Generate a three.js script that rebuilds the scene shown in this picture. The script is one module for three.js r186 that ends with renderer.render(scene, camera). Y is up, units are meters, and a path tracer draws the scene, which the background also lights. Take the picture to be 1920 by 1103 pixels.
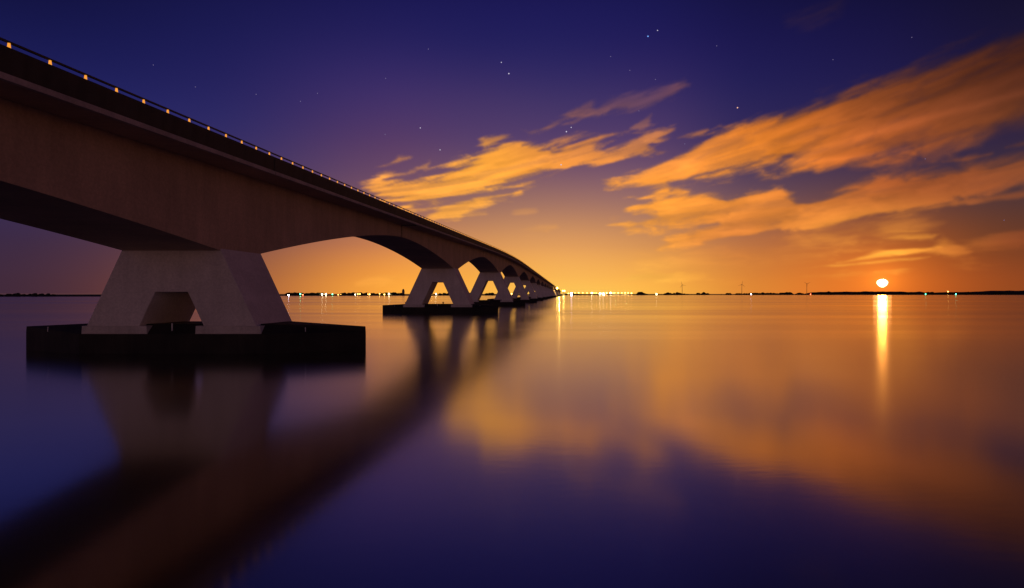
import * as THREE from 'three';
import { mergeGeometries, mergeVertices } from 'three/addons/utils/BufferGeometryUtils.js';

// ---------------------------------------------------------------- camera, sky, light, exposure
const scene = new THREE.Scene();
const camera = new THREE.PerspectiveCamera(46.62, 1920 / 1103, 0.5, 60000);   // level, looking down the axis of the bridge, lens shifted sideways
camera.position.set(0, 4, 0);
camera.lookAt(0, 4, -100);
camera.setViewOffset(1920, 1103, -102, -0.5, 1920, 1103);
const renderer = new THREE.WebGLRenderer({ antialias: true });
renderer.toneMapping = THREE.LinearToneMapping;
renderer.toneMappingExposure = 1.0;
renderer.shadowMap.enabled = true;

const MOON_AT = new THREE.Vector3(4167, 158, -9000);
const moonLight = new THREE.DirectionalLight(new THREE.Color(1.0, 0.42, 0.12), 0.0015);
moonLight.position.copy(MOON_AT).multiplyScalar(0.1);
moonLight.target.position.set(0, 0, 0);
moonLight.castShadow = true;
moonLight.shadow.radius = 2.5;
Object.assign(moonLight.shadow.camera, { left: -400, right: 400, top: 200, bottom: -200, near: 1, far: 6000 });
scene.add(moonLight, moonLight.target);

// seeded randomness and smooth noise
function mulberry(a) { return () => { a |= 0; a = (a + 0x6d2b79f5) | 0; let t = Math.imul(a ^ (a >>> 15), 1 | a); t = (t + Math.imul(t ^ (t >>> 7), 61 | t)) ^ t; return ((t ^ (t >>> 14)) >>> 0) / 4294967296; }; }
const rnd = mulberry(7);
function lattice(ix, iy) { let h = Math.imul(ix, 374761393) ^ Math.imul(iy, 668265263); h = Math.imul(h ^ (h >>> 13), 1274126177); return ((h ^ (h >>> 16)) >>> 0) / 4294967296; }
function noise2(x, y) {
  const ix = Math.floor(x), iy = Math.floor(y), fx = x - ix, fy = y - iy, s = fx * fx * fx * (fx * (fx * 6 - 15) + 10), t = fy * fy * fy * (fy * (fy * 6 - 15) + 10);
  const a = lattice(ix, iy), b = lattice(ix + 1, iy), c = lattice(ix, iy + 1), d = lattice(ix + 1, iy + 1);
  return a + (b - a) * s + (c - a) * t + (a - b - c + d) * s * t;
}
function fbm(x, y, oct = 5) { let v = 0, a = 0.5, n = 0; for (let i = 0; i < oct; i++) { v += a * noise2(x, y); n += a; a *= 0.5; const q = x * 1.62 + y * 1.17 + 11.3; y = y * 1.62 - x * 1.17 + 5.7; x = q; } return v / n; }
function fbmFlow(x, y, oct = 5) { let v = 0, a = 0.5, n = 0; for (let i = 0; i < oct; i++) { v += a * noise2(x, y); n += a; a *= 0.53; x = x * 2.03 + 17.1; y = y * 2.03 + 9.4; } return v / n; }
const clamp01 = (x) => (x < 0 ? 0 : x > 1 ? 1 : x);
const smooth = (a, b, x) => { const t = clamp01((x - a) / (b - a)); return t * t * (3 - 2 * t); };

// The dusk sky, in degrees of azimuth (0 = along the bridge, + to the right) and elevation: air first, then the clouds.
const AZ = [-180, -110, -65, -39.7, -27.3, -15.8, -7.2, 0, 7.5, 14.8, 24.9, 33.8, 52, 85, 180];
const EL = [0, 1.5, 4, 8, 12, 16, 20, 24, 38, 62, 90];
const AIR = [
  [[222, 156, 138], [176, 120, 112], [100, 66, 78], [66, 42, 62], [150, 85, 62], [250, 162, 66], [255, 182, 78], [255, 195, 92], [255, 182, 78], [228, 138, 58], [222, 110, 40], [150, 72, 34], [150, 78, 42], [132, 76, 55], [222, 156, 138]],
  [[220, 156, 140], [174, 120, 114], [98, 66, 80], [66, 43, 66], [140, 82, 66], [240, 152, 68], [250, 172, 78], [252, 182, 92], [248, 170, 80], [220, 132, 60], [215, 108, 42], [145, 70, 36], [148, 78, 45], [130, 76, 58], [220, 156, 140]],
  [[202, 146, 140], [156, 110, 116], [88, 62, 88], [60, 43, 76], [115, 72, 78], [200, 125, 85], [220, 150, 95], [228, 158, 98], [215, 145, 90], [190, 115, 72], [175, 92, 48], [110, 60, 42], [124, 70, 52], [114, 69, 65], [202, 146, 140]],
  [[160, 120, 132], [124, 94, 114], [66, 56, 98], [54, 46, 98], [72, 55, 100], [125, 85, 105], [150, 105, 105], [160, 112, 108], [150, 105, 108], [112, 78, 92], [95, 62, 72], [72, 50, 62], [90, 60, 64], [92, 63, 76], [160, 120, 132]],
  [[116, 90, 118], [92, 73, 108], [46, 46, 104], [40, 40, 105], [50, 44, 106], [88, 60, 108], [95, 68, 112], [98, 70, 112], [92, 66, 110], [62, 48, 95], [52, 40, 85], [45, 34, 68], [60, 46, 70], [68, 53, 81], [116, 90, 118]],
  [[79, 65, 102], [66, 54, 96], [30, 31, 88], [26, 27, 86], [36, 33, 96], [62, 46, 108], [66, 50, 108], [64, 50, 108], [60, 46, 104], [40, 34, 92], [34, 28, 80], [30, 24, 62], [39, 32, 64], [47, 39, 77], [79, 65, 102]],
  [[50, 44, 84], [44, 39, 80], [21, 21, 68], [18, 18, 66], [26, 25, 83], [38, 32, 96], [38, 33, 98], [38, 33, 98], [36, 30, 94], [28, 24, 82], [24, 20, 68], [22, 18, 50], [26, 22, 53], [33, 29, 66], [50, 44, 84]],
  [[30, 27, 66], [28, 25, 64], [17, 16, 55], [15, 14, 54], [20, 18, 68], [24, 22, 80], [26, 23, 84], [26, 23, 84], [24, 22, 80], [20, 18, 66], [17, 15, 52], [14, 12, 40], [17, 15, 43], [23, 21, 55], [30, 27, 66]],
  ...[[14, 13, 48], [10, 10, 40], [8, 8, 34]].map((c) => Array(15).fill(c)),
];
const GLOWING = [   // the colour of cloud lit by the town and the low moon
  [[80, 56, 60], [80, 56, 60], [90, 60, 60], [120, 76, 60], [190, 110, 60], [255, 175, 75], [255, 188, 84], [255, 198, 96], [255, 188, 82], [245, 155, 62], [245, 135, 50], [190, 90, 40], [140, 70, 42], [90, 58, 56], [80, 56, 60]],
  [[80, 56, 60], [80, 56, 60], [90, 60, 60], [120, 76, 64], [190, 110, 66], [252, 168, 75], [255, 184, 84], [255, 194, 94], [255, 184, 80], [242, 150, 62], [255, 168, 66], [190, 90, 40], [140, 70, 42], [90, 58, 56], [80, 56, 60]],
  [[76, 54, 62], [76, 54, 62], [86, 58, 62], [110, 70, 66], [180, 105, 70], [250, 165, 75], [248, 170, 80], [250, 172, 82], [248, 160, 72], [226, 132, 62], [255, 164, 64], [165, 80, 42], [126, 64, 42], [86, 56, 58], [76, 54, 62]],
  [[70, 50, 62], [70, 50, 62], [80, 54, 64], [100, 66, 70], [170, 100, 76], [245, 158, 75], [252, 166, 72], [252, 160, 68], [253, 156, 60], [236, 138, 56], [188, 98, 48], [150, 78, 46], [110, 58, 40], [80, 52, 58], [70, 50, 62]],
  [[60, 44, 60], [60, 44, 60], [70, 50, 64], [90, 60, 74], [150, 92, 84], [238, 148, 85], [254, 164, 68], [232, 142, 74], [212, 128, 74], [224, 126, 48], [168, 86, 44], [108, 56, 36], [84, 46, 36], [66, 46, 54], [60, 44, 60]],
  [[44, 36, 60], [44, 36, 60], [54, 40, 64], [70, 50, 76], [110, 70, 90], [170, 102, 92], [212, 124, 92], [128, 80, 94], [112, 72, 94], [186, 98, 50], [122, 62, 36], [80, 39, 28], [62, 36, 30], [48, 36, 50], [44, 36, 60]],
  [[34, 29, 56], [34, 29, 56], [40, 32, 60], [50, 38, 70], [60, 44, 86], [80, 54, 92], [92, 60, 94], [92, 60, 94], [88, 58, 90], [112, 64, 60], [84, 45, 38], [62, 31, 27], [50, 30, 28], [36, 28, 44], [34, 29, 56]],
  [[26, 23, 52], [26, 23, 52], [30, 25, 54], [36, 28, 60], [42, 32, 70], [48, 36, 80], [50, 38, 82], [50, 38, 82], [48, 36, 78], [58, 38, 56], [54, 32, 40], [48, 26, 28], [40, 24, 28], [28, 22, 40], [26, 23, 52]],
  ...[[20, 18, 46], [16, 15, 40], [14, 13, 36]].map((c) => Array(15).fill(c)),
];
const CLOUDS = [
  [0.55, 1.15, 1, [-16.37, 8.53, -15.17, 9.25, -12.85, 9.6, -10.49, 9.89, -9.4, 10.74, -8.09, 11.29, -6.55, 11.92, -5.22, 12.71, -3.44, 12.91, -1.43, 12.51, 0.36, 12.68, 1.92, 13.35, 3.93, 13.46, 4.91, 13.23, 3.49, 12.74, 2.51, 12.07, 3.26, 11.81, 4.82, 12.38, 6.82, 13.1, 8.88, 13.37, 7.92, 12.65, 7.26, 12.33, 9.32, 11.72, 7.92, 11.2, 5.27, 11.26, 3.04, 10.86, 1.03, 10.7, -0.54, 10.27, -2.1, 9.66, -4.56, 9.03, -6.99, 8.56, -8.97, 7.91, -10.92, 7.17, -12.85, 7.03, -15.38, 7.72]],
  [0.4, 0.8, 0.8, [-7.52, 12.66, -6.99, 13.01, -5.44, 13.3, -4.33, 13.15, -4.11, 12.82, -5.44, 12.29, -6.99, 11.74, -7.21, 12.24]],
  [0.35, 0.7, 0.95, [-11.57, 6.2, -10.27, 7.32, -8.53, 7.92, -6.33, 8.22, -3.89, 8.47, -5.89, 7.88, -7.87, 7.06, -8.97, 6.25]],
  [0.25, 0.4, 0.4, [-9.62, 6.59, -8.09, 6.75, -6.77, 6.77, -8.09, 6.49]],
  [0.3, 0.6, 0.75, [-15.71, 10.15, -14.62, 10.62, -13.91, 11.32, -12.51, 11.43, -12.77, 10.95, -13.78, 10.49, -14.96, 10.18]],
  [0.3, 0.6, 0.45, [-15.58, 9.74, -14.75, 10.07, -14.04, 9.89, -14.62, 9.44]],
  [0.25, 0.6, 0.5, [-12.94, 10.02, -12, 10.48, -11.31, 10.76, -11.57, 10.24]],
  [0.25, 0.5, 0.8, [-11.14, 9.66, -10.06, 10.03, -10.01, 9.78, -10.62, 9.42]],
  [0.5, 1.0, 0.75, [-3.89, 13.58, -2.33, 13.86, -0.98, 14.29, 0, 14.88, 0.72, 15.38, 2.06, 15.7, 2.51, 15.2, 3.93, 15.92, 5.27, 16.22, 6.82, 16.1, 8.36, 16.53, 9.88, 16.95, 8.88, 16.1, 6.6, 15.28, 3.49, 14.85, 1.25, 14.45, -0.54, 14.12, -1.43, 13.44, -3.22, 12.75]],
  [0.25, 0.5, 0.6, [5.36, 13.64, 6.37, 14.2, 7.13, 14.68, 6.86, 14.02, 6.15, 13.62]],
  [0.15, 0.3, 0.6, [4.82, 13.15, 6.6, 13.36, 8.14, 13.65, 8.36, 13.56, 6.6, 13.19]],
  [0.25, 0.5, 0.6, [9.23, 12.69, 10.53, 13.06, 11.65, 13.3, 11.31, 12.94, 10.1, 12.66]],
  [0.6, 1.1, 1, [3.31, 9.13, 4.38, 9.59, 5.49, 9.92, 7.48, 10.7, 9.23, 11.51, 10.97, 12.29, 13.11, 13.11, 15.63, 13.86, 18.09, 14.53, 20.48, 15.15, 22.8, 15.65, 26.49, 16.33, 29.97, 17.01, 33.83, 17.64, 37.94, 18.62, 44.04, 20.68, 48.33, 21.34, 50.23, 17.01, 46.27, 15.46, 39.04, 13.05, 33.83, 11.8, 31.62, 11.43, 29.29, 10.95, 27.21, 10.55, 24.67, 10.22, 21.26, 10.19, 18.89, 10.22, 16.45, 9.94, 14.16, 9.71, 12.47, 9.44, 10.53, 9.25, 9.01, 8.86, 9.88, 8.49, 8.88, 8.34, 7.48, 8.37, 6.15, 8.57, 4.6, 8.85]],
  [0.5, 1.1, 0.92, [5.27, 7.14, 6.82, 7.56, 9.23, 7.86, 12.25, 8, 14.79, 7.96, 18.09, 7.82, 20.48, 7.5, 22.42, 8.06, 25.04, 8.61, 27.91, 9.1, 30.96, 9.28, 33.83, 9.43, 37.94, 10.13, 44.04, 11.18, 44.04, 9.31, 37.94, 8.2, 33.83, 8.13, 32.58, 7.76, 29.97, 6.95, 26.49, 6.23, 23.37, 5.65, 21.26, 5.16, 18.09, 5.09, 15.21, 4.83, 11.83, 4.37, 9.23, 3.97, 7.48, 3.63, 8.36, 4.73, 10.1, 5.27, 12.47, 5.75, 10.1, 5.58, 7.04, 5.05, 8.36, 5.47, 5.27, 5.33, 4.6, 5.69, 3.93, 5.96, 5.93, 6.12, 6.6, 6.51, 5.71, 6.65, 7.48, 6.89]],
  [1.2, 1.4, 0.55, [16.45, 4.16, 18.09, 4.75, 22.8, 5.64, 26.49, 5.67, 28.6, 4.98, 26.49, 4.48, 22.8, 4.12, 18.89, 3.47]],
  [1.6, 1.4, 0.35, [6.15, 2.93, 10.53, 3.6, 15.63, 4.17, 20.48, 4.06, 20.48, 3.02, 14.79, 2.25, 8.79, 2.08]],
  [0.2, 0.3, 0.6, [23.25, 5.7, 25.04, 5.98, 27.21, 6.38, 29.63, 6.74, 31.62, 6.9, 33.99, 7.09, 36.23, 7.33, 33.99, 6.83, 31.62, 6.64, 29.63, 6.47, 27.21, 6.15, 25.04, 5.78]],
  [0.15, 0.35, 0.6, [28.88, 9.63, 30.3, 9.76, 31.94, 9.93, 30.47, 9.59]],
  [0.15, 0.35, 0.6, [32.77, 10.24, 33.99, 10.57, 35.05, 10.79, 33.99, 10.35]],
  [0.4, 0.8, 0.25, [24.67, 9.75, 27.21, 9.93, 29.63, 9.98, 27.21, 9.62]],
  [0.2, 0.26, 1, [18.09, 1.91, 20.48, 2.22, 22.42, 2.56, 24.3, 3.18, 26.13, 3.41, 28.78, 3.49, 27.21, 3.1, 25.04, 2.88, 22.8, 2.56, 20.87, 2.26]],
  [0.16, 0.22, 0.95, [20.48, 2.22, 22.8, 2.43, 25.77, 2.7, 28.08, 2.76, 26.85, 2.51, 24.3, 2.36, 22.03, 2.16]],
  [0.25, 0.35, 0.9, [24.49, 4.23, 26.13, 4.49, 27.91, 4.58, 28.78, 4.46, 28.26, 4.02, 26.49, 4.08]],
  [0.15, 0.22, 0.7, [24.86, 4.78, 26.49, 4.8, 28.6, 4.71, 26.49, 4.6]],
  [0.3, 0.35, 0.8, [24.3, 1.71, 26.13, 2.01, 27.21, 1.95, 25.77, 1.61]],
  [0.5, 0.9, 0.6, [27.91, 3.24, 28.6, 4.2, 28.95, 4.77, 29.46, 4.05, 30.47, 3.01, 29.63, 2.72]],
  [0.6, 1.0, 0.4, [28.6, 2.04, 30.63, 2.54, 32.58, 2.34, 29.97, 1.82]],
  [0.8, 1.2, 0.45, [29.97, 3.95, 32.58, 4.22, 35.94, 4.41, 35.94, 3.15, 33.21, 3.07, 31.62, 3.2]],
  [0.4, 0.8, 0.35, [18.89, 1.44, 22.8, 1.82, 24.3, 1.63, 22.03, 1.33]],
  [0.3, 0.7, 0.4, [12.68, 2.92, 15.63, 3.19, 18.09, 3.06, 14.79, 2.77]],
  [0.4, 0.7, 0.5, [4.73, 0.98, 5.36, 1.78, 6.82, 2.04, 8.36, 1.9, 10.53, 1.8, 12.04, 1.58, 10.97, 1.23, 7.92, 0.93]],
  [0.4, 0.7, 0.4, [-16.95, 0.94, -16.21, 1.46, -14.96, 1.64, -13.61, 1.57, -13.28, 1.13, -15.38, 0.86]],
  [0.35, 0.5, 0.22, [-3.67, 5.12, -2.33, 5.44, -0.9, 5.67, -1.66, 5.26]],
  [0.35, 0.5, 0.2, [-4.29, 6.93, -3.44, 7.11, -2.68, 7.03, -3.44, 6.8]],
  [0.6, 0.8, 0.3, [18.09, 20.82, 20.08, 21.25, 22.03, 21.79, 21.65, 21.19, 19.69, 20.78]],
];
const BRIGHT_STREAKS = [
  [0.26, 0.13, [10.1, 8.75, 14.79, 9.86, 18.89, 10.88, 22.8, 11.8, 26.49, 12.61, 29.97, 13.22, 33.99, 13.83, 39.04, 14.69]],
  [0.9, 0.1, [5.27, 9.37, 10.53, 10.19, 15.63, 11.36]],
  [0.2, 0.12, [14.79, 9.52, 18.89, 10.39, 22.8, 10.45, 26.49, 10.69]],
];
const toLinear = (c) => { c /= 255; return c <= 0.04045 ? c / 12.92 : Math.pow((c + 0.055) / 1.055, 2.4); };
function place(list, v) { let i = 0; while (i < list.length - 2 && v > list[i + 1]) i++; return i + clamp01((v - list[i]) / (list[i + 1] - list[i])); }
function catmull(a, b, c, d, t) { return b + 0.5 * t * (c - a + t * (2 * a - 5 * b + 4 * c - d + t * (3 * (b - c) + d - a))); }
function grid(table, gx, gy, c) {
  const ix = Math.min(Math.floor(gx), AZ.length - 2), iy = Math.min(Math.floor(gy), EL.length - 2), fx = gx - ix, fy = gy - iy, col = [];
  for (let j = -1; j < 3; j++) {
    const row = table[Math.max(0, Math.min(EL.length - 1, iy + j))];
    col.push(catmull(row[Math.max(0, ix - 1)][c], row[ix][c], row[ix + 1][c], row[Math.min(AZ.length - 1, ix + 2)][c], fx));
  }
  return Math.max(1, catmull(col[0], col[1], col[2], col[3], fy));
}
// streaks in the clouds lie flat near the horizon and climb to the right higher up: lines of equal flowOf() follow them
const climb = [0]; for (let i = 1; i <= 900; i++) { const e = i * 0.05; climb.push(climb[i - 1] + 0.05 / (0.03 + 0.25 * smooth(3, 14, e))); }
function flowOf(az, el) {
  const f = Math.min(el / 0.05, 899), i = Math.floor(f), g = climb[i] + (climb[i + 1] - climb[i]) * (f - i) - (az - 8);
  if (g <= 0) return g * 0.03;
  let a = 0, b = 900; while (b - a > 1) { const m = (a + b) >> 1; if (climb[m] > g) b = m; else a = m; }
  return (a + clamp01((g - climb[a]) / (climb[b] - climb[a]))) * 0.05;
}
const cloudShapes = CLOUDS.map(([soft, rough, alpha, p]) => {
  const xs = p.filter((_, i) => i % 2 === 0), ys = p.filter((_, i) => i % 2), m = soft + rough + 0.3;
  return { soft, rough, alpha, p, x0: Math.min(...xs) - m, x1: Math.max(...xs) + m, y0: Math.min(...ys) - m, y1: Math.max(...ys) + m };
});
function inside(p, x, y) {   // signed distance in degrees, positive inside
  let best = 1e9, sign = -1;
  for (let i = 0, n = p.length, j = n - 2; i < n; j = i, i += 2) {
    const ax = p[j], ay = p[j + 1], ex = p[i] - ax, ey = p[i + 1] - ay, wx = x - ax, wy = y - ay, t = clamp01((wx * ex + wy * ey) / (ex * ex + ey * ey)), dx = wx - ex * t, dy = wy - ey * t;
    best = Math.min(best, dx * dx + dy * dy);
    if (ay > y !== p[i + 1] > y && x < (ex * (y - ay)) / ey + ax) sign = -sign;
  }
  return sign * Math.sqrt(best);
}
function alongLine(p, x, y) {
  let best = 1e9;
  for (let i = 2; i < p.length; i += 2) {
    const ax = p[i - 2], ay = p[i - 1], ex = p[i] - ax, ey = p[i + 1] - ay, wx = x - ax, wy = y - ay, t = clamp01((wx * ex + wy * ey) / (ex * ex + ey * ey));
    best = Math.min(best, (wx - ex * t) ** 2 + (wy - ey * t) ** 2);
  }
  return Math.sqrt(best);
}
{
  const W = 4096, H = 2048, data = new Float32Array(W * H * 4);
  const gxs = new Float64Array(W), azs = new Float64Array(W);
  for (let i = 0; i < W; i++) {
    const round = ((i + 0.5) / W - 0.5) * 2 * Math.PI, x = Math.cos(round), z = Math.sin(round);
    azs[i] = (Math.atan2(x, -z) * 180) / Math.PI; gxs[i] = place(AZ, azs[i]);
  }
  const rgb = [0, 0, 0];
  for (let row = 0; row < H; row++) {
    const el = ((row + 0.5) / H - 0.5) * 180, gy = place(EL, Math.max(0, el)), coarse = el > 30 || el < -0.2;
    for (let i = 0; i < W; i++) {
      const o = (row * W + i) * 4, az = azs[i];
      data[o + 3] = 1;
      if (coarse && i % 8) { for (let c = 0; c < 3; c++) data[o + c] = data[o - 4 + c]; continue; }
      for (let c = 0; c < 3; c++) rgb[c] = grid(AIR, gxs[i], gy, c);
      if (!coarse && az > -20 && az < 60) {
        const flow = flowOf(az, el), wx = fbmFlow(az * 0.35 + 3, flow * 0.9, 3) - 0.5;
        let cover = 0, n = -1, n2 = 0;
        for (const s of cloudShapes) {
          if (az < s.x0 || az > s.x1 || el < s.y0 || el > s.y1) continue;
          if (n < 0) { n = fbmFlow(az * 0.3 + wx * 0.8, flow * 1.25 + wx * 0.6, 6); n2 = fbmFlow(az * 0.22 + 31 + wx, flow * 1.9 + 7, 5); }
          const d = inside(s.p, az, el) + s.rough * ((n - 0.5) * 1.8 + (n2 - 0.5) * 0.9 - 0.02);
          const far = 1 + Math.max(0, az - 12) / 14 * smooth(6, 14, el), a = smooth(-s.soft * 0.8 * far, s.soft * 0.9 * far, d) * s.alpha * (0.86 + 0.14 * smooth(0.3, 0.6, n2));
          cover = Math.max(cover, a) * 0.6 + 0.4 * (1 - (1 - cover) * (1 - a));
        }
        if (cover > 0.002) {
          let gain = 0.99 + (n - 0.5) * 0.3 + (n2 - 0.5) * 0.22;
          for (const [w, a, p] of BRIGHT_STREAKS) { const d = alongLine(p, az, el) - w * 0.3 + (n2 - 0.5) * w * 1.5; if (d < w * 2.5) gain += a * Math.exp(-(Math.max(0, d) ** 2) / (w * w)); }
          for (let c = 0; c < 3; c++) rgb[c] += (grid(GLOWING, gxs[i], gy, c) * gain - rgb[c]) * cover;
        }
      }
      const halo = coarse ? 0 : Math.exp(-Math.hypot((az - 24.85) * 0.75, el - 1.05) * 1.15);   // air glowing round the low moon
      if (el < -0.1) { rgb[0] = 110; rgb[1] = 72; rgb[2] = 66; }
      data[o] = toLinear(rgb[0] * 0.99) + 0.75 * halo; data[o + 1] = toLinear(rgb[1]) + 0.2 * halo; data[o + 2] = toLinear(rgb[2] * 0.94) + 0.012 * halo;
    }
  }
  const tex = new THREE.DataTexture(data, W, H, THREE.RGBAFormat, THREE.FloatType);
  tex.mapping = THREE.EquirectangularReflectionMapping;
  tex.magFilter = THREE.LinearFilter; tex.minFilter = THREE.LinearFilter; tex.needsUpdate = true;
  scene.background = tex;
  scene.environment = tex;
}
const SHORE_LAMPS = [[-672, 4.0, -1877, 1.98, 'white', 0], [-663, 4.0, -1881, 1.98, 'white', 0], [-634, 2.6, -1896, 1.20, 'amber', 0], [-628, 3.3, -1900, 0.60, 'amber', 0], [-607, 3.3, -1910, 0.60, 'amber', 0], [-600, 2.6, -1914, 1.21, 'amber', 0], [-594, 2.6, -1917, 2.02, 'white', 0], [-587, 4.8, -1920, 1.42, 'amber', 0], [-582, 4.8, -1923, 1.22, 'amber', 0], [-563, 4.0, -1932, 1.63, 'amber', 0], [-558, 4.0, -1934, 1.63, 'amber', 0], [-533, 5.5, -1947, 1.23, 'amber', 0], [-521, 3.5, -1953, 1.65, 'amber', 0], [-509, 4.8, -1958, 2.07, 'white', 0], [-414, 4.8, -2101, 1.77, 'amber', 0], [-405, 4.8, -2117, 2.23, 'white', 0], [-274, 4.9, -2332, 1.97, 'amber', 0], [-261, 5.3, -2351, 2.23, 'white', 0], [-196, 5.3, -2441, 2.06, 'amber', 0], 
  [8, 7.1, -2686, 1.70, 'amber', 1], [20, 6.1, -2701, 3.99, 'blue', 1], [34, 9.3, -2719, 1.43, 'amber', 1], [49, 9.8, -2737, 2.02, 'amber', 1], [66, 9.8, -2759, 1.75, 'amber', 1], [84, 9.4, -2781, 1.76, 'amber', 1], [104, 9.5, -2805, 2.66, 'white', 1], [114, 9.5, -2817, 1.78, 'amber', 1], [124, 8.9, -2828, 1.79, 'amber', 1], [140, 6.2, -2847, 3.60, 'white', 1], [148, 8.5, -2857, 2.41, 'amber', 1], [156, 6.2, -2865, 3.63, 'white', 1], [170, 9.2, -2881, 3.04, 'amber', 1], [188, 9.7, -2902, 3.06, 'white', 1], [200, 9.2, -2916, 1.85, 'amber', 1], [207, 9.7, -2922, 1.85, 'amber', 1], [223, 9.7, -2940, 2.48, 'amber', 1], [240, 9.8, -2959, 2.18, 'amber', 1], [256, 10.3, -2976, 2.51, 'amber', 1], [271, 9.8, -2992, 2.21, 'amber', 1], [287, 8.7, -3009, 2.54, 'amber', 1], [425, 5.3, -3217, 2.71, 'white', 1], [2363, 20.5, -4225, 2.67, 'amber', 1], ];
const SHORE_LINE = [[-1800, -900], [-954, -1150], [-836, -1230], [-756, -1800], [-468, -1950], [0, -2650], [300, -3000], [720, -3600], [2100, -4200], [2814, -4200], [5400, -4500], [9400, -4700]];
const STARS = [[-759, 2915, 2], [-858, 3063, 1], [1076, 3407, 3], [1202, 3484, 1], [2257, 2465, 4], [63, 2205, 1], [0, 2149, 1.5], [-70, 1713, 1.5], [-1666, 1909, 1], [-1927, 2198, 1], [-3509, 2549, 0.7], [-3284, 2655, 0.7], [-1821, 3238, 0.7], [-2384, 2852, 0.7], [837, 2957, 0.7], [1174, 2838, 0.7], [1983, 3281, 0.7], [1561, 1987, 0.7], [4732, 1790, 0.8], [5773, 981, 0.7], [-5449, 3027, 0.6], [-4894, 2739, 0.7], [-4092, 2641, 0.6], [584, 3140, 0.6], [4556, 3393, 0.6], [956, 2423, 0.6], [-2391, 2113, 0.7], [3516, 3098, 0.5]];
// ---------------------------------------------------------------- helpers
const taken = new Map();
function numbered(name) { const n = taken.get(name) ?? 0; taken.set(name, n + 1); return n ? name + '_' + String(n).padStart(3, '0') : name; }
function lit(o) { o.castShadow = true; o.receiveShadow = true; return o; }
function tag(o, label, category, group) { o.userData.label = label; o.userData.category = category; if (group) o.userData.group = group; return o; }
function thing(name, label, category, group) { const g = new THREE.Group(); g.name = numbered(name); scene.add(g); return tag(g, label, category, group); }
function part(name, geometry, material, parent) { const m = lit(new THREE.Mesh(geometry, material)); m.name = name; parent.add(m); return m; }
function structure(name, geometry, material) { const m = lit(new THREE.Mesh(geometry, material)); m.name = name; m.userData.kind = 'structure'; scene.add(m); return m; }

// Loft closed profiles ([x, y] lists) along z; every profile edge is a face of its own, smooth along the length. uv in metres.
function loft(stations, profileAt, caps = true) {
  const geos = [], n = profileAt(stations[0]).length, rows = stations.map((d) => profileAt(d));
  const strip = (pos, uv, idx) => { const g = new THREE.BufferGeometry(); g.setAttribute('position', new THREE.Float32BufferAttribute(pos, 3)); g.setAttribute('uv', new THREE.Float32BufferAttribute(uv, 2)); g.setIndex(idx); g.computeVertexNormals(); geos.push(g.toNonIndexed()); };
  for (let e = 0; e < n; e++) {
    const f = (e + 1) % n, pos = [], uv = [], idx = [];
    rows.forEach((r, k) => {
      const [ax, ay] = r[e], [bx, by] = r[f], across = Math.abs(bx - ax) > Math.abs(by - ay);
      pos.push(ax, ay, -stations[k], bx, by, -stations[k]);
      uv.push(stations[k], across ? ax : ay, stations[k], across ? bx : by);
      if (k) { const a = 2 * k - 2; idx.push(a, a + 1, a + 2, a + 1, a + 3, a + 2); }
    });
    strip(pos, uv, idx);
  }
  if (caps) {
    for (const k of [0, rows.length - 1]) {
      const r = rows[k], tris = THREE.ShapeUtils.triangulateShape(r.map(([x, y]) => new THREE.Vector2(x, y)), []), pos = [], uv = [], idx = [];
      for (const [x, y] of r) { pos.push(x, y, -stations[k]); uv.push(x, y); }
      for (const t of tris) idx.push(...(k ? [t[0], t[2], t[1]] : t));
      strip(pos, uv, idx);
    }
  }
  return mergeGeometries(geos);
}
const range = (a, b, n) => Array.from({ length: n + 1 }, (_, i) => a + ((b - a) * i) / n);

// ---------------------------------------------------------------- procedural surfaces
function texture(size, fn, srgb) {
  const data = new Uint8Array(size * size * 4);
  for (let y = 0; y < size; y++) for (let x = 0; x < size; x++) { const c = fn(x / size, y / size), o = (y * size + x) * 4; for (let k = 0; k < 3; k++) data[o + k] = Math.round(255 * clamp01(Array.isArray(c) ? c[k] : c)); data[o + 3] = 255; }
  const t = new THREE.DataTexture(data, size, size, THREE.RGBAFormat);
  t.wrapS = t.wrapT = THREE.RepeatWrapping; t.magFilter = THREE.LinearFilter; t.minFilter = THREE.LinearMipmapLinearFilter; t.generateMipmaps = true;
  if (srgb) t.colorSpace = THREE.SRGBColorSpace;
  t.needsUpdate = true;
  return t;
}
// noise that repeats over the unit square
function tile(u, v, f, oct = 4, sy = 1) {
  let s = 0, a = 0.5, n = 0;
  for (let i = 0; i < oct; i++) {
    const px = f, py = Math.max(1, Math.round(f * sy)), x = u * px, y = v * py, ix = Math.floor(x), iy = Math.floor(y), fx = x - ix, fy = y - iy, p = fx * fx * (3 - 2 * fx), q = fy * fy * (3 - 2 * fy);
    const g = (i2, j2) => lattice(((i2 % px) + px) % px + i * 71, ((j2 % py) + py) % py + i * 131);
    s += a * (g(ix, iy) * (1 - p) * (1 - q) + g(ix + 1, iy) * p * (1 - q) + g(ix, iy + 1) * (1 - p) * q + g(ix + 1, iy + 1) * p * q); n += a; a *= 0.55; f *= 2;
  }
  return s / n;
}
const concreteMap = (base, depth) => texture(1024, (u, v) => {
  const blotch = tile(u, v, 5, 5), grain = tile(u + 0.3, v, 120, 2), run = tile(u, v, 18, 4, 0.12), board = Math.abs(((v * 16) % 1) - 0.5) > 0.485 ? 0.93 : 1;
  const k = (1 - depth + depth * (0.55 * blotch + 0.45 * run) * 1.6) * (0.94 + 0.12 * grain) * board;
  return base.map((c) => c * k);
}, true);
const concreteBump = texture(512, (u, v) => 0.6 * tile(u, v, 60, 4) + 0.4 * (Math.abs(((v * 16) % 1) - 0.5) > 0.485 ? 0 : 1));
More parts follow.
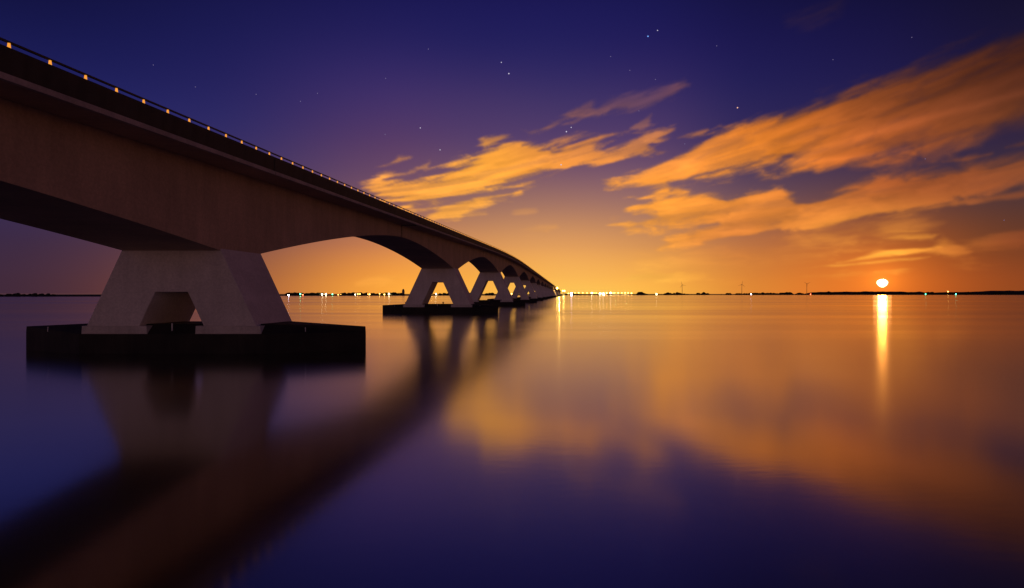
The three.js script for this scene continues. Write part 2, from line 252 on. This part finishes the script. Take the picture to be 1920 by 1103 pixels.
function concrete(base, depth, repeat, roughness = 0.8) {
  const map = concreteMap(base, depth); map.repeat.set(1 / repeat, 1 / repeat);
  const bumpMap = concreteBump.clone(); bumpMap.repeat.set(1 / repeat, 1 / repeat); bumpMap.needsUpdate = true;
  return new THREE.MeshStandardMaterial({ map, bumpMap, bumpScale: 0.006, roughness });
}
const plain = (r, g, b, roughness = 0.8, metalness = 0) => new THREE.MeshStandardMaterial({ color: new THREE.Color().setRGB(r, g, b), roughness, metalness });
const glow = (r, g, b) => new THREE.MeshStandardMaterial({ color: new THREE.Color().setRGB(0.5, 0.5, 0.5), emissive: new THREE.Color().setRGB(r, g, b), emissiveIntensity: 1, roughness: 0.5 });
const M = {
  girder: concrete([0.8, 0.69, 0.58], 0.2, 13),
  pier: concrete([0.9, 0.87, 0.85], 0.14, 11),
  parapet: concrete([0.27, 0.25, 0.235], 0.5, 9),
  ledge: concrete([0.78, 0.72, 0.67], 0.25, 7),
  footing: concrete([0.19, 0.175, 0.155], 0.7, 8),
  pad: concrete([0.86, 0.83, 0.8], 0.22, 5),
  joint: plain(0.01, 0.01, 0.01),
  rail: plain(0.05, 0.045, 0.04, 0.6, 0.3),
  paint: plain(0.75, 0.74, 0.72),
  iron: plain(0.04, 0.04, 0.04, 0.6, 0.5),
  railPostGlow: glow(1.0, 0.36, 0.03),  // emission stands in for warm light on the railing posts
  land: plain(0.02, 0.022, 0.014, 1),
  tree: plain(0.03, 0.04, 0.02, 1),
  stone: plain(0.25, 0.22, 0.18, 0.9),
  white: plain(0.7, 0.7, 0.7, 0.5),
  buoyRed: plain(0.4, 0.03, 0.02, 0.5), buoyGreen: plain(0.02, 0.25, 0.08, 0.5),
  amber: glow(14, 7, 1.4), whiteLamp: glow(20, 16, 9), blue: glow(18, 15, 20), red: glow(14, 1.6, 0.6), green: glow(1.0, 12, 6), sodium: glow(16, 8.5, 1.5),
  moon: glow(190, 72, 11), limb: glow(2.4, 1.6, 0.85),
};

// ---------------------------------------------------------------- water
{
  const ripple = texture(1024, (u, v) => 0.6 * tile(u, v, 10, 5, 2.4) + 0.4 * tile(u + 0.37, v + 0.21, 34, 3, 2.2));
  ripple.repeat.set(1 / 14, 1 / 14);
  const gusts = texture(1024, (u, v) => { const k = 0.62 + 0.38 * smooth(0.32, 0.7, 0.65 * tile(u, v, 3, 5, 4) + 0.35 * tile(u + 0.4, v + 0.7, 9, 4, 5)); return [k, k, k]; });   // where the wind roughens the surface
  gusts.repeat.set(1 / 620, 1 / 430);
  const g = new THREE.BufferGeometry(), pos = [-40000, 0, 400, 40000, 0, 400, 40000, 0, -40000, -40000, 0, -40000];
  g.setAttribute('position', new THREE.Float32BufferAttribute(pos, 3));
  g.setAttribute('uv', new THREE.Float32BufferAttribute([0, 1, 2, 3].flatMap((i) => [pos[i * 3], pos[i * 3 + 2]]), 2));
  g.setIndex([0, 1, 2, 0, 2, 3]); g.computeVertexNormals();
  structure('water', g, new THREE.MeshPhysicalMaterial({ color: new THREE.Color().setRGB(0.45, 0.44, 0.39), metalness: 1, roughness: 0.145, roughnessMap: gusts, bumpMap: ripple, bumpScale: 0.0008 }));
}

// ---------------------------------------------------------------- the bridge
const XC = -26.6, SPAN = 95, FIRST = 49, LAST_PIER = 27;
function soffitLevel(d) {   // underside of the girder over a pier, above the water: climbs, rounds off, runs level, falls towards the far shore
  let y = 7.02;
  if (d < 190) y += 0.025 * (d - 49);
  else if (d < 350) { const t = d - 190; y += 0.025 * 141 + 0.025 * t - (0.025 * t * t) / 320; }
  else y += 0.025 * 141 + 2.0;
  if (d > 1900) y -= 0.009 * Math.max(0, d - 1950) + 0.000045 * Math.min(50, d - 1900) ** 2;
  return y;
}
const parapetTop = (d) => soffitLevel(d) + 6.83;
function soffit(d) {
  const k = Math.round((d - FIRST) / SPAN), off = Math.abs(d - FIRST - k * SPAN), t = (SPAN / 2 - off) / (SPAN / 2 - 3.05);
  return soffitLevel(d) + 3.9 * (1 - Math.pow(Math.min(1, Math.abs(t)), 1.6));
}
const bridge = thing('concrete_bridge', 'long grey concrete arch bridge on white legged piers crossing the water', 'bridge');
bridge.position.set(XC, 0, 0);

for (let k = 0; k <= LAST_PIER; k++) {
  const d = FIRST + SPAN * k, a = k ? d - SPAN / 2 + 0.1 : -46 + 0.1, b = k === LAST_PIER ? d + 3 : d + SPAN / 2 - 0.1, near = d < 500;
  const ga = k ? a + 0.25 : a, gb = k === LAST_PIER ? b : b - 0.25, cut = [ga, ...range(Math.max(ga, d - SPAN / 2 + 0.36), d - 3.05, near ? 26 : 12), ...range(d - 3.05, d + 3.05, 2).slice(1), ...range(d + 3.05, gb, near ? 26 : 12).slice(1)].filter((v, i, l) => !i || v > l[i - 1] + 1e-4);
  const stations = k ? cut : [...range(a, 1.4, 26), ...cut.filter((v) => v > 1.45)];
  const girder = part('girder_segment', loft(stations, (s) => {
    const p = parapetTop(s), q = soffit(s);
    return [[-3.3, q], [3.3, q], [3.3, p - 1.24], [5.5, p - 1.26], [5.5, p - 0.95], [-5.5, p - 0.95], [-5.5, p - 1.26], [-3.3, p - 1.24]];
  }), M.girder, bridge);
  girder.userData.label = k === 0 ? 'nearest haunched girder over the first pier' : undefined;
  if (!girder.userData.label) delete girder.userData.label;
  // dark filler set back in the joint at mid-span
  if (k < LAST_PIER) part('expansion_joint', loft([gb, gb + 0.7], (s) => { const p = parapetTop(s), q = soffit(s) + 0.3; return [[-2.7, q], [2.7, q], [2.7, p - 1.3], [5.3, p - 1.32], [5.3, p - 1.0], [-5.3, p - 1.0], [-5.3, p - 1.32], [-2.7, p - 1.3]]; }, false), M.joint, girder);
  for (const side of [1, -1]) {
    for (const [s0, s1] of [[a, d - 0.05], [d + 0.05, b]]) {
      const st = range(s0, s1, near ? 12 : 5), turn = (l) => (side > 0 ? l : l.map(([x, y]) => [-x, y]).reverse());
      part('ledge', loft(st, (s) => { const p = parapetTop(s); return turn([[5.502, p - 1.28], [5.72, p - 1.27], [5.7, p - 1.02], [5.502, p - 0.998]]); }), M.ledge, girder);
      part('parapet', loft(st, (s) => { const p = parapetTop(s); return turn([[5.505, p - 0.994], [5.6, p - 0.994], [5.68, p], [5.36, p], [5.36, p - 0.946], [5.505, p - 0.946]]); }), M.parapet, girder);
    }
    const st = range(a, b, near ? 24 : 8);
    part('handrail', loft(st, (s) => { const p = parapetTop(s) + 0.2, x = side * 5.56; return [[x - 0.045, p], [x + 0.045, p], [x + 0.045, p + 0.08], [x - 0.045, p + 0.08]]; }), M.rail, girder);
  }
  // pier: an A of two sloping legs, its feet on pads on a pointed footing
  const top = soffitLevel(d) + 0.1, SL = 0.464, ly = 1.85, out = 3.28 + SL * (top - ly), oy = soffitLevel(d) - 2.87, inn = 1.1 + SL * (oy - ly), T = 3.05;
  const sh = new THREE.Shape([[-3.28, top], [-out, ly], [-inn, ly], [-1.1, oy], [1.1, oy], [inn, ly], [out, ly], [3.28, top]].map(([x, y]) => new THREE.Vector2(x, y)));
  const pg = new THREE.ExtrudeGeometry(sh, { depth: 2 * T - 0.08, bevelEnabled: true, bevelThickness: 0.04, bevelSize: 0.04, bevelOffset: -0.04, bevelSegments: 1 }); pg.translate(0, 0, -T + 0.04);
  const pier = part('pier', pg, M.pier, bridge); pier.position.set(0, 0, -d);
  for (const s of [-1, 1]) {
    const x0 = inn - 0.55, x1 = out + 0.32, pad = new THREE.Shape([[x0, 1.325], [x1, 1.325], [x1 - 0.03, 1.87], [x0 + 0.03, 1.87]].map(([x, y]) => new THREE.Vector2(s * x, y)));
    const g = new THREE.ExtrudeGeometry(pad, { depth: 2 * T + 0.04, bevelEnabled: true, bevelThickness: 0.03, bevelSize: 0.03, bevelOffset: -0.03, bevelSegments: 1 }); g.translate(0, 0, -T - 0.02);
    part('foot_pad', g, M.pad, pier);
  }
  const w = out + 0.5, ring = (x, z, y, tip, ty) => [[tip, ty, 0], [x, y, z], [-x, y, z], [-tip, ty, 0], [-x, y, -z], [x, y, -z]];
  const levels = [ring(w, T, -4, 12.2, -4), ring(w, T, 1.33, 12.2, 1.28), ring(w - 0.25, T - 0.75, 1.97, 12.17, 1.7)], pos = [], uv = [];
  const tri = (A, B, C, m) => { for (const P of [A, B, C]) { pos.push(...P); uv.push(m ? P[0] : P[0] + P[2] * 0.5, m ? P[2] : P[1]); } };
  for (let l = 0; l < 2; l++) for (let i = 0; i < 6; i++) { const j = (i + 1) % 6, A = levels[l][i], B = levels[l][j], C = levels[l + 1][j], D = levels[l + 1][i]; tri(A, C, B); tri(A, D, C); }
  const t3 = levels[2]; tri(t3[0], t3[5], t3[1], 1); tri(t3[1], t3[5], t3[4], 1); tri(t3[1], t3[4], t3[2], 1); tri(t3[2], t3[4], t3[3], 1);
  const fg = new THREE.BufferGeometry(); fg.setAttribute('position', new THREE.Float32BufferAttribute(pos, 3)); fg.setAttribute('uv', new THREE.Float32BufferAttribute(uv, 2)); fg.computeVertexNormals();
  part('footing', fg, M.footing, pier);
  if (k < 6) {
    for (const [x, h, r] of [[-0.1, 0.62, 0.045], [8.6, 0.3, 0.03], [-9.2, 0.34, 0.03]]) { const g = new THREE.CylinderGeometry(r, r, h, 8); g.translate(x, 1.42 + h / 2, T - 0.25 - Math.abs(x) * 0.1); part('marker_post', g, M.paint, pier); }
    const bollard = new THREE.LatheGeometry([[0, 0], [0.17, 0], [0.12, 0.08], [0.12, 0.3], [0.2, 0.36], [0.2, 0.44], [0, 0.47]].map(([x, y]) => new THREE.Vector2(x, y)), 12);
    for (const [x, z] of [[-7.6, -1.2], [0.3, -1.6]]) { const b2 = part('bollard', bollard, M.iron, pier); b2.position.set(x, 1.9, z); }
  }
}
{ // railing posts; the warm light falling on them is put in as amber emission
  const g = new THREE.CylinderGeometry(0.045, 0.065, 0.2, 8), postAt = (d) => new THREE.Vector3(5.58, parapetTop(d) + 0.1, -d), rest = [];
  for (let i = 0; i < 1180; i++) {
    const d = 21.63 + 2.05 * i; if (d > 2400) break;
    if (i < 300) { const m = part('glowing_rail_post', g, M.railPostGlow, bridge); m.position.copy(postAt(d)); } else { const c = new THREE.BoxGeometry(0.12, 0.2, 0.12), p = postAt(d); c.translate(p.x, p.y, p.z); rest.push(c); }
  }
  const m = part('glowing_rail_post_row', mergeGeometries(rest), M.railPostGlow, bridge); m.userData.kind = 'stuff';
}

// ---------------------------------------------------------------- far shore
{
  const fine = []; for (let i = 1; i < SHORE_LINE.length; i++) for (let k = 0; k < 30; k++) { const t = k / 30, a = SHORE_LINE[i - 1], b = SHORE_LINE[i]; fine.push([a[0] + (b[0] - a[0]) * t, a[1] + (b[1] - a[1]) * t]); }
  const pos = [], idx = [];
  fine.forEach(([x, z], i) => {
    const w = 14 * (fbm(i * 0.3, 3.1) - 0.5), h = 1.5 + 1.2 * fbm(i * 0.21, 9.4);
    for (const [back, y] of [[w, -0.5], [w + 7, h], [w + 60, h * 0.85], [9000, 6]]) pos.push(x + (back > 1000 ? x * 1.5 : 0), y, z - back);
    if (i) for (let q = 0; q < 3; q++) { const a = (i - 1) * 4 + q, b = i * 4 + q; idx.push(a, b, a + 1, b, b + 1, a + 1); }
  });
  const g = new THREE.BufferGeometry(); g.setAttribute('position', new THREE.Float32BufferAttribute(pos, 3)); g.setIndex(idx); g.computeVertexNormals();
  structure('shore', g, M.land);

  // dunes behind the right-hand shore
  const hill = (name, x0, x1, z, height, depth, seed) => {
    const p = [], id = [], n = 120, rows = 9;
    for (let i = 0; i <= n; i++) for (let j = 0; j <= rows; j++) {
      const u = i / n, v = j / rows, env = smooth(0, 0.1, u) * smooth(1, 0.9, u) * Math.sin(Math.PI * v);
      p.push(x0 + (x1 - x0) * u, env * height(u) * (0.75 + 0.5 * fbm(u * 22 + seed, v * 3)) , z - depth * v);
      if (i && j) { const a = (i - 1) * (rows + 1) + j - 1, b = i * (rows + 1) + j - 1; id.push(a, b, a + 1, b, b + 1, a + 1); }
    }
    const q = new THREE.BufferGeometry(); q.setAttribute('position', new THREE.Float32BufferAttribute(p, 3)); q.setIndex(id); q.computeVertexNormals();
    structure(name, q, M.land);
  };
  hill('dune', 1500, 2330, -4230, (u) => 17 + 4 * Math.sin(u * 3), 260, 3);
  hill('dune_001', 2200, 4300, -4260, (u) => 15 + 12 * smooth(0.05, 0.35, u), 320, 8);

  // trees along the shore, too small and too many to tell apart
  const blob = new THREE.IcosahedronGeometry(1, 2), bp = blob.attributes.position;
  for (let i = 0; i < bp.count; i++) { const x = bp.getX(i), y = bp.getY(i), z = bp.getZ(i), f = 0.72 + 0.55 * fbm(x * 2.3 + 7 + z, y * 2.3 + z * 1.7, 3); bp.setXYZ(i, x * f, y * f, z * f); }
  blob.computeVertexNormals();
  const spots = [];
  const grow = (x0, x1, n, big) => { for (let i = 0; i < n; i++) { const x = x0 + (x1 - x0) * rnd(); let q = 1; while (q < fine.length - 1 && fine[q][0] < x) q++; const z = fine[q][1] - 30 - 60 * rnd(), dense = smooth(0.42, 0.62, fbm(x * 0.02, 4.2, 3)); if (rnd() > 0.25 + dense) continue; const r = big * (0.5 + 0.8 * rnd()) * (0.5 + 0.6 * dense); spots.push([x, z, r]); } };
  grow(-1700, -780, 260, 2.4); grow(-756, -420, 420, 3.2); grow(-420, 0, 320, 3.6); grow(0, 320, 160, 3.4); grow(320, 1500, 420, 5); grow(1500, 4300, 500, 7); grow(560, 640, 14, 5); grow(700, 780, 16, 6); grow(1150, 1340, 40, 6);
  const trees = new THREE.InstancedMesh(blob, M.tree, spots.length), mt = new THREE.Matrix4(), e = new THREE.Euler(), qq = new THREE.Quaternion();
  spots.forEach(([x, z, r], i) => { e.set(rnd() * 0.5, rnd() * 6.3, rnd() * 0.5); mt.compose(new THREE.Vector3(x, r * 0.75, z), qq.setFromEuler(e), new THREE.Vector3(r * (1 + rnd()), r * (0.9 + 0.5 * rnd()), r * (1 + rnd()))); trees.setMatrixAt(i, mt); });
  trees.name = 'shore_trees'; trees.userData.kind = 'stuff'; tag(trees, 'dark mass of low trees along the far shore', 'trees'); scene.add(lit(trees));
}

// church tower by the town
{
  const t = thing('church_tower', 'dark square tower with pointed cap on the far shore beside the second pier', 'tower');
  t.position.set(-502, 0, -2100);
  const shaft = new THREE.BoxGeometry(6.6, 15, 6.6); shaft.translate(0, 7.5, 0); part('shaft', shaft, M.stone, t);
  const belfry = new THREE.BoxGeometry(5.6, 3, 5.6); belfry.translate(0, 16.5, 0); part('belfry', belfry, M.stone, t);
  const cap = new THREE.ConeGeometry(3.6, 3.2, 4); cap.rotateY(Math.PI / 4); cap.translate(0, 19.6, 0); part('cap', cap, M.land, t);
}
// wind turbines
[[882, 74, 0.35, 'leftmost'], [1337, 78, 1.9, 'middle'], [1832, 82, 1.0, 'rightmost']].forEach(([x, h, turn, which]) => {
  const t = thing('wind_turbine', which + ' of three thin wind turbines standing behind the far shore', 'wind turbine', 'wind turbines on the horizon');
  t.position.set(x, 0, -5200);
  const tower = new THREE.CylinderGeometry(1.1, 1.9, h, 12); tower.translate(0, h / 2, 0); part('tower', tower, M.stone, t);
  const nac = new THREE.CapsuleGeometry(2, 6, 4, 8); nac.rotateX(Math.PI / 2); nac.translate(0, h + 1, 1); part('nacelle', nac, M.stone, t);
  for (let i = 0; i < 3; i++) {
    const s = new THREE.Shape([[-0.6, 0], [-1.2, 6], [-0.2, 30], [0.2, 30], [0.9, 6], [0.6, 0]].map(([a, b]) => new THREE.Vector2(a, b)));
    const g = new THREE.ExtrudeGeometry(s, { depth: 0.7, bevelEnabled: false }); g.rotateZ(turn + (i * 2 * Math.PI) / 3); g.translate(0, h + 1, 6); part('blade', g, M.stone, t);
  }
});
// lamps on the shore
const ORDINAL = ['first', 'second', 'third', 'fourth', 'fifth', 'sixth', 'seventh', 'eighth', 'ninth', 'tenth', 'eleventh', 'twelfth', 'thirteenth', 'fourteenth', 'fifteenth', 'sixteenth', 'seventeenth', 'eighteenth', 'nineteenth', 'twentieth'];
const counted = {};
const WHERE = ['on the far shore left of the bridge end', 'on the far shore right of the bridge end'];
const KIND = { amber: ['amber', M.amber], white: ['warm white', M.whiteLamp], blue: ['large bluish white', M.blue] };
const globe = new THREE.SphereGeometry(1, 12, 8), pole = new THREE.CylinderGeometry(0.5, 0.7, 1, 6);
for (const [x, y, z, r, c, side] of SHORE_LAMPS) {
  const single = c === 'blue' ? 'large bluish white lamp glowing beside the far bridge end' : x > 2000 ? 'lone amber lamp high on the dark dunes right of the moon' : x > 400 ? 'lone white lamp on dark shore well right of the lamp row' : null;
  const t = thing('shore_lamp', single ?? `${ORDINAL[(counted[c + side] = (counted[c + side] ?? -1) + 1)]} ${KIND[c][0]} lamp from left ${WHERE[side]}`, 'lamp', single ? undefined : `${KIND[c][0]} lamps ${WHERE[side]}`);
  t.position.set(x, 0, z);
  const p = part('pole', pole, M.iron, t); p.scale.set(0.4, y - r * 0.6, 0.4); p.position.y = (y - r * 0.6) / 2;
  const l = part('lamp_globe', globe, KIND[c][1], t); l.scale.setScalar(r); l.position.y = y;
}
// quay below the row of lamps, lit by them
{
  const q = thing('quay_wall', 'low pale quay wall lit yellow under the row of shore lamps', 'quay');
  q.position.set(205, 0, -2870); q.rotation.y = 0.0;
  const g = new THREE.BoxGeometry(130, 3.2, 8); g.translate(0, 1.4, 0); part('wall', g, M.white, q);
  const cope = new THREE.BoxGeometry(131, 0.5, 9); cope.translate(0, 3.26, 0); part('coping', cope, M.white, q);
  for (const x of [160, 205, 250]) { const l = new THREE.PointLight(new THREE.Color(1, 0.6, 0.16), 700); l.position.set(x, 6.5, -2855); l.castShadow = true; l.shadow.radius = 20; scene.add(l); }
}
// buoys and beacons on the water
function buoy(x, y, z, body, lamp, r, label) {
  const t = thing('light_buoy', label, 'buoy', 'lit buoys on the water'); t.position.set(x, 0, z);
  const g = new THREE.LatheGeometry([[0, -0.6], [1.3, -0.4], [1.3, 0.6], [0.5, 0.9], [0.25, y - r * 0.5], [0, y - r * 0.5]].map(([a, b]) => new THREE.Vector2(a, b)), 14); part('body', g, body, t);
  const l = part('lamp', globe, lamp, t); l.scale.setScalar(r); l.position.y = y;
}
buoy(1002, 4.4, -2800, M.buoyRed, M.red, 1.7, 'red lit buoy on the water left of the moon');
buoy(1474, 4.6, -2800, M.buoyGreen, M.green, 1.8, 'green lit buoy right of the moon, the nearer to it');
buoy(1598, 4.6, -2800, M.buoyGreen, M.green, 2.1, 'green lit buoy far right of the moon, the outer of two');
buoy(812, 4.0, -3000, M.white, M.blue, 1.9, 'white lit buoy between the middle and right wind turbines');
buoy(-611, 2.3, -1500, M.white, M.blue, 1.5, 'bluish white lit buoy beside the right edge of the nearest pier');
buoy(-624, 4.6, -1600, M.buoyGreen, M.green, 1.4, 'green lit buoy left of the white shore lamps');
buoy(-618, 2.8, -1600, M.buoyRed, M.red, 1.3, 'red lit buoy between nearest and second pier');
buoy(-583, 4.0, -1700, M.buoyGreen, M.green, 1.2, 'small green lit buoy right of the pair of white shore lamps');
// sodium lamp under the deck near the far end, and a beacon mast beside the fairway
{
  const t = thing('fairway_lamp', 'yellow sodium lamp hanging from the deck edge near the far end of the bridge', 'lamp');
  t.position.set(-17.6, 15.6, -1290);
  const arm = new THREE.CylinderGeometry(0.2, 0.2, 3.6, 6); arm.rotateZ(Math.PI / 2); arm.translate(-1.6, 3.0, 0); part('bracket', arm, M.iron, t);
  const l = part('lamp_globe', globe, M.sodium, t); l.scale.setScalar(1.9);
  const p = new THREE.PointLight(new THREE.Color(1, 0.55, 0.12), 1800); p.position.set(-13.5, 12, -1279); p.castShadow = true; p.shadow.radius = 30; scene.add(p);
  const b = thing('fairway_beacon', 'lattice mast with two yellow lamps standing in water beside the far bridge end', 'beacon');
  b.position.set(-7.2, 0, -1850);
  const base = new THREE.CylinderGeometry(3.2, 3.6, 5, 14); base.translate(0, 1, 0); part('dolphin', base, M.pad, b);
  const mast = new THREE.CylinderGeometry(0.35, 0.6, 9.5, 8); mast.translate(0, 8, 0); part('mast', mast, M.iron, b);
  for (const s of [-1, 1]) { const m = part('lamp_globe', globe, M.sodium, b); m.scale.setScalar(2.0); m.position.set(s * 2.4, 13.2, 0); }
  const cross = new THREE.BoxGeometry(5, 0.4, 0.4); cross.translate(0, 12.6, 0); part('crossbar', cross, M.iron, b);
  const p2 = new THREE.PointLight(new THREE.Color(1, 0.6, 0.14), 600); p2.position.set(-7.2, 10, -1840); p2.castShadow = true; p2.shadow.radius = 30; scene.add(p2);
}

// ---------------------------------------------------------------- moon and stars
{
  // the disc, and round it the limb dimmed by the low air; squashed by refraction
  const t = thing('moon', 'bright flattened yellow white moon low above the right horizon', 'moon');
  t.position.copy(MOON_AT); t.lookAt(camera.position);
  const EDGE = 0.95;
  for (const [name, from, length, m] of [['disc', 0, EDGE, M.moon], ['limb', EDGE, Math.PI - EDGE, M.limb]]) {
    const g = new THREE.SphereGeometry(72, 48, 24, 0, Math.PI * 2, from, length), p = (g.rotateX(Math.PI / 2), g.attributes.position);
    for (let i = 0; i < p.count; i++) { const y = p.getY(i); p.setXYZ(i, p.getX(i) * (1 + 0.0025 * Math.min(0, y)), y * (y > 0 ? 0.68 : 0.9), p.getZ(i)); }
    g.computeVertexNormals(); part(name, g, m, t);
  }
}
const starMat = { white: glow(0.6, 0.56, 0.7), blue: glow(0.2, 0.5, 1.2), red: glow(1.0, 0.55, 0.35), faint: glow(0.16, 0.14, 0.27) };
const special = { 0: ['white', 'brightest white star high above the middle cloud'], 1: ['white', 'white star just above the brightest star'], 2: ['blue', 'blue star high at the right of centre, left of its faint pair'], 4: ['red', 'reddish star above the long right hand cloud band'], 7: ['white', 'white star shining through the lower edge of the middle cloud'] };
STARS.forEach(([x, y, s], i) => {
  const rank = ORDINAL[STARS.filter(([x2, , s2], j) => !special[j] && s2 >= 1 === s >= 1 && x2 < x).length];
  const [c, label] = special[i] ?? [s >= 1 ? 'white' : 'faint', rank + (s >= 1 ? ' small white star from the left in the violet sky near the clouds' : ' faint tiny star from the left in the dark blue sky')];
  const m = new THREE.Mesh(globe, starMat[c]); m.name = numbered('star'); m.position.set(x, y, -9000); m.scale.setScalar(s >= 1 ? 6.5 + (s > 1.2 ? 2 : 0) : 5.5); scene.add(m);
  tag(m, label, 'star', special[i] ? undefined : s >= 1 ? 'small white stars' : 'faint stars');
});

renderer.render(scene, camera);
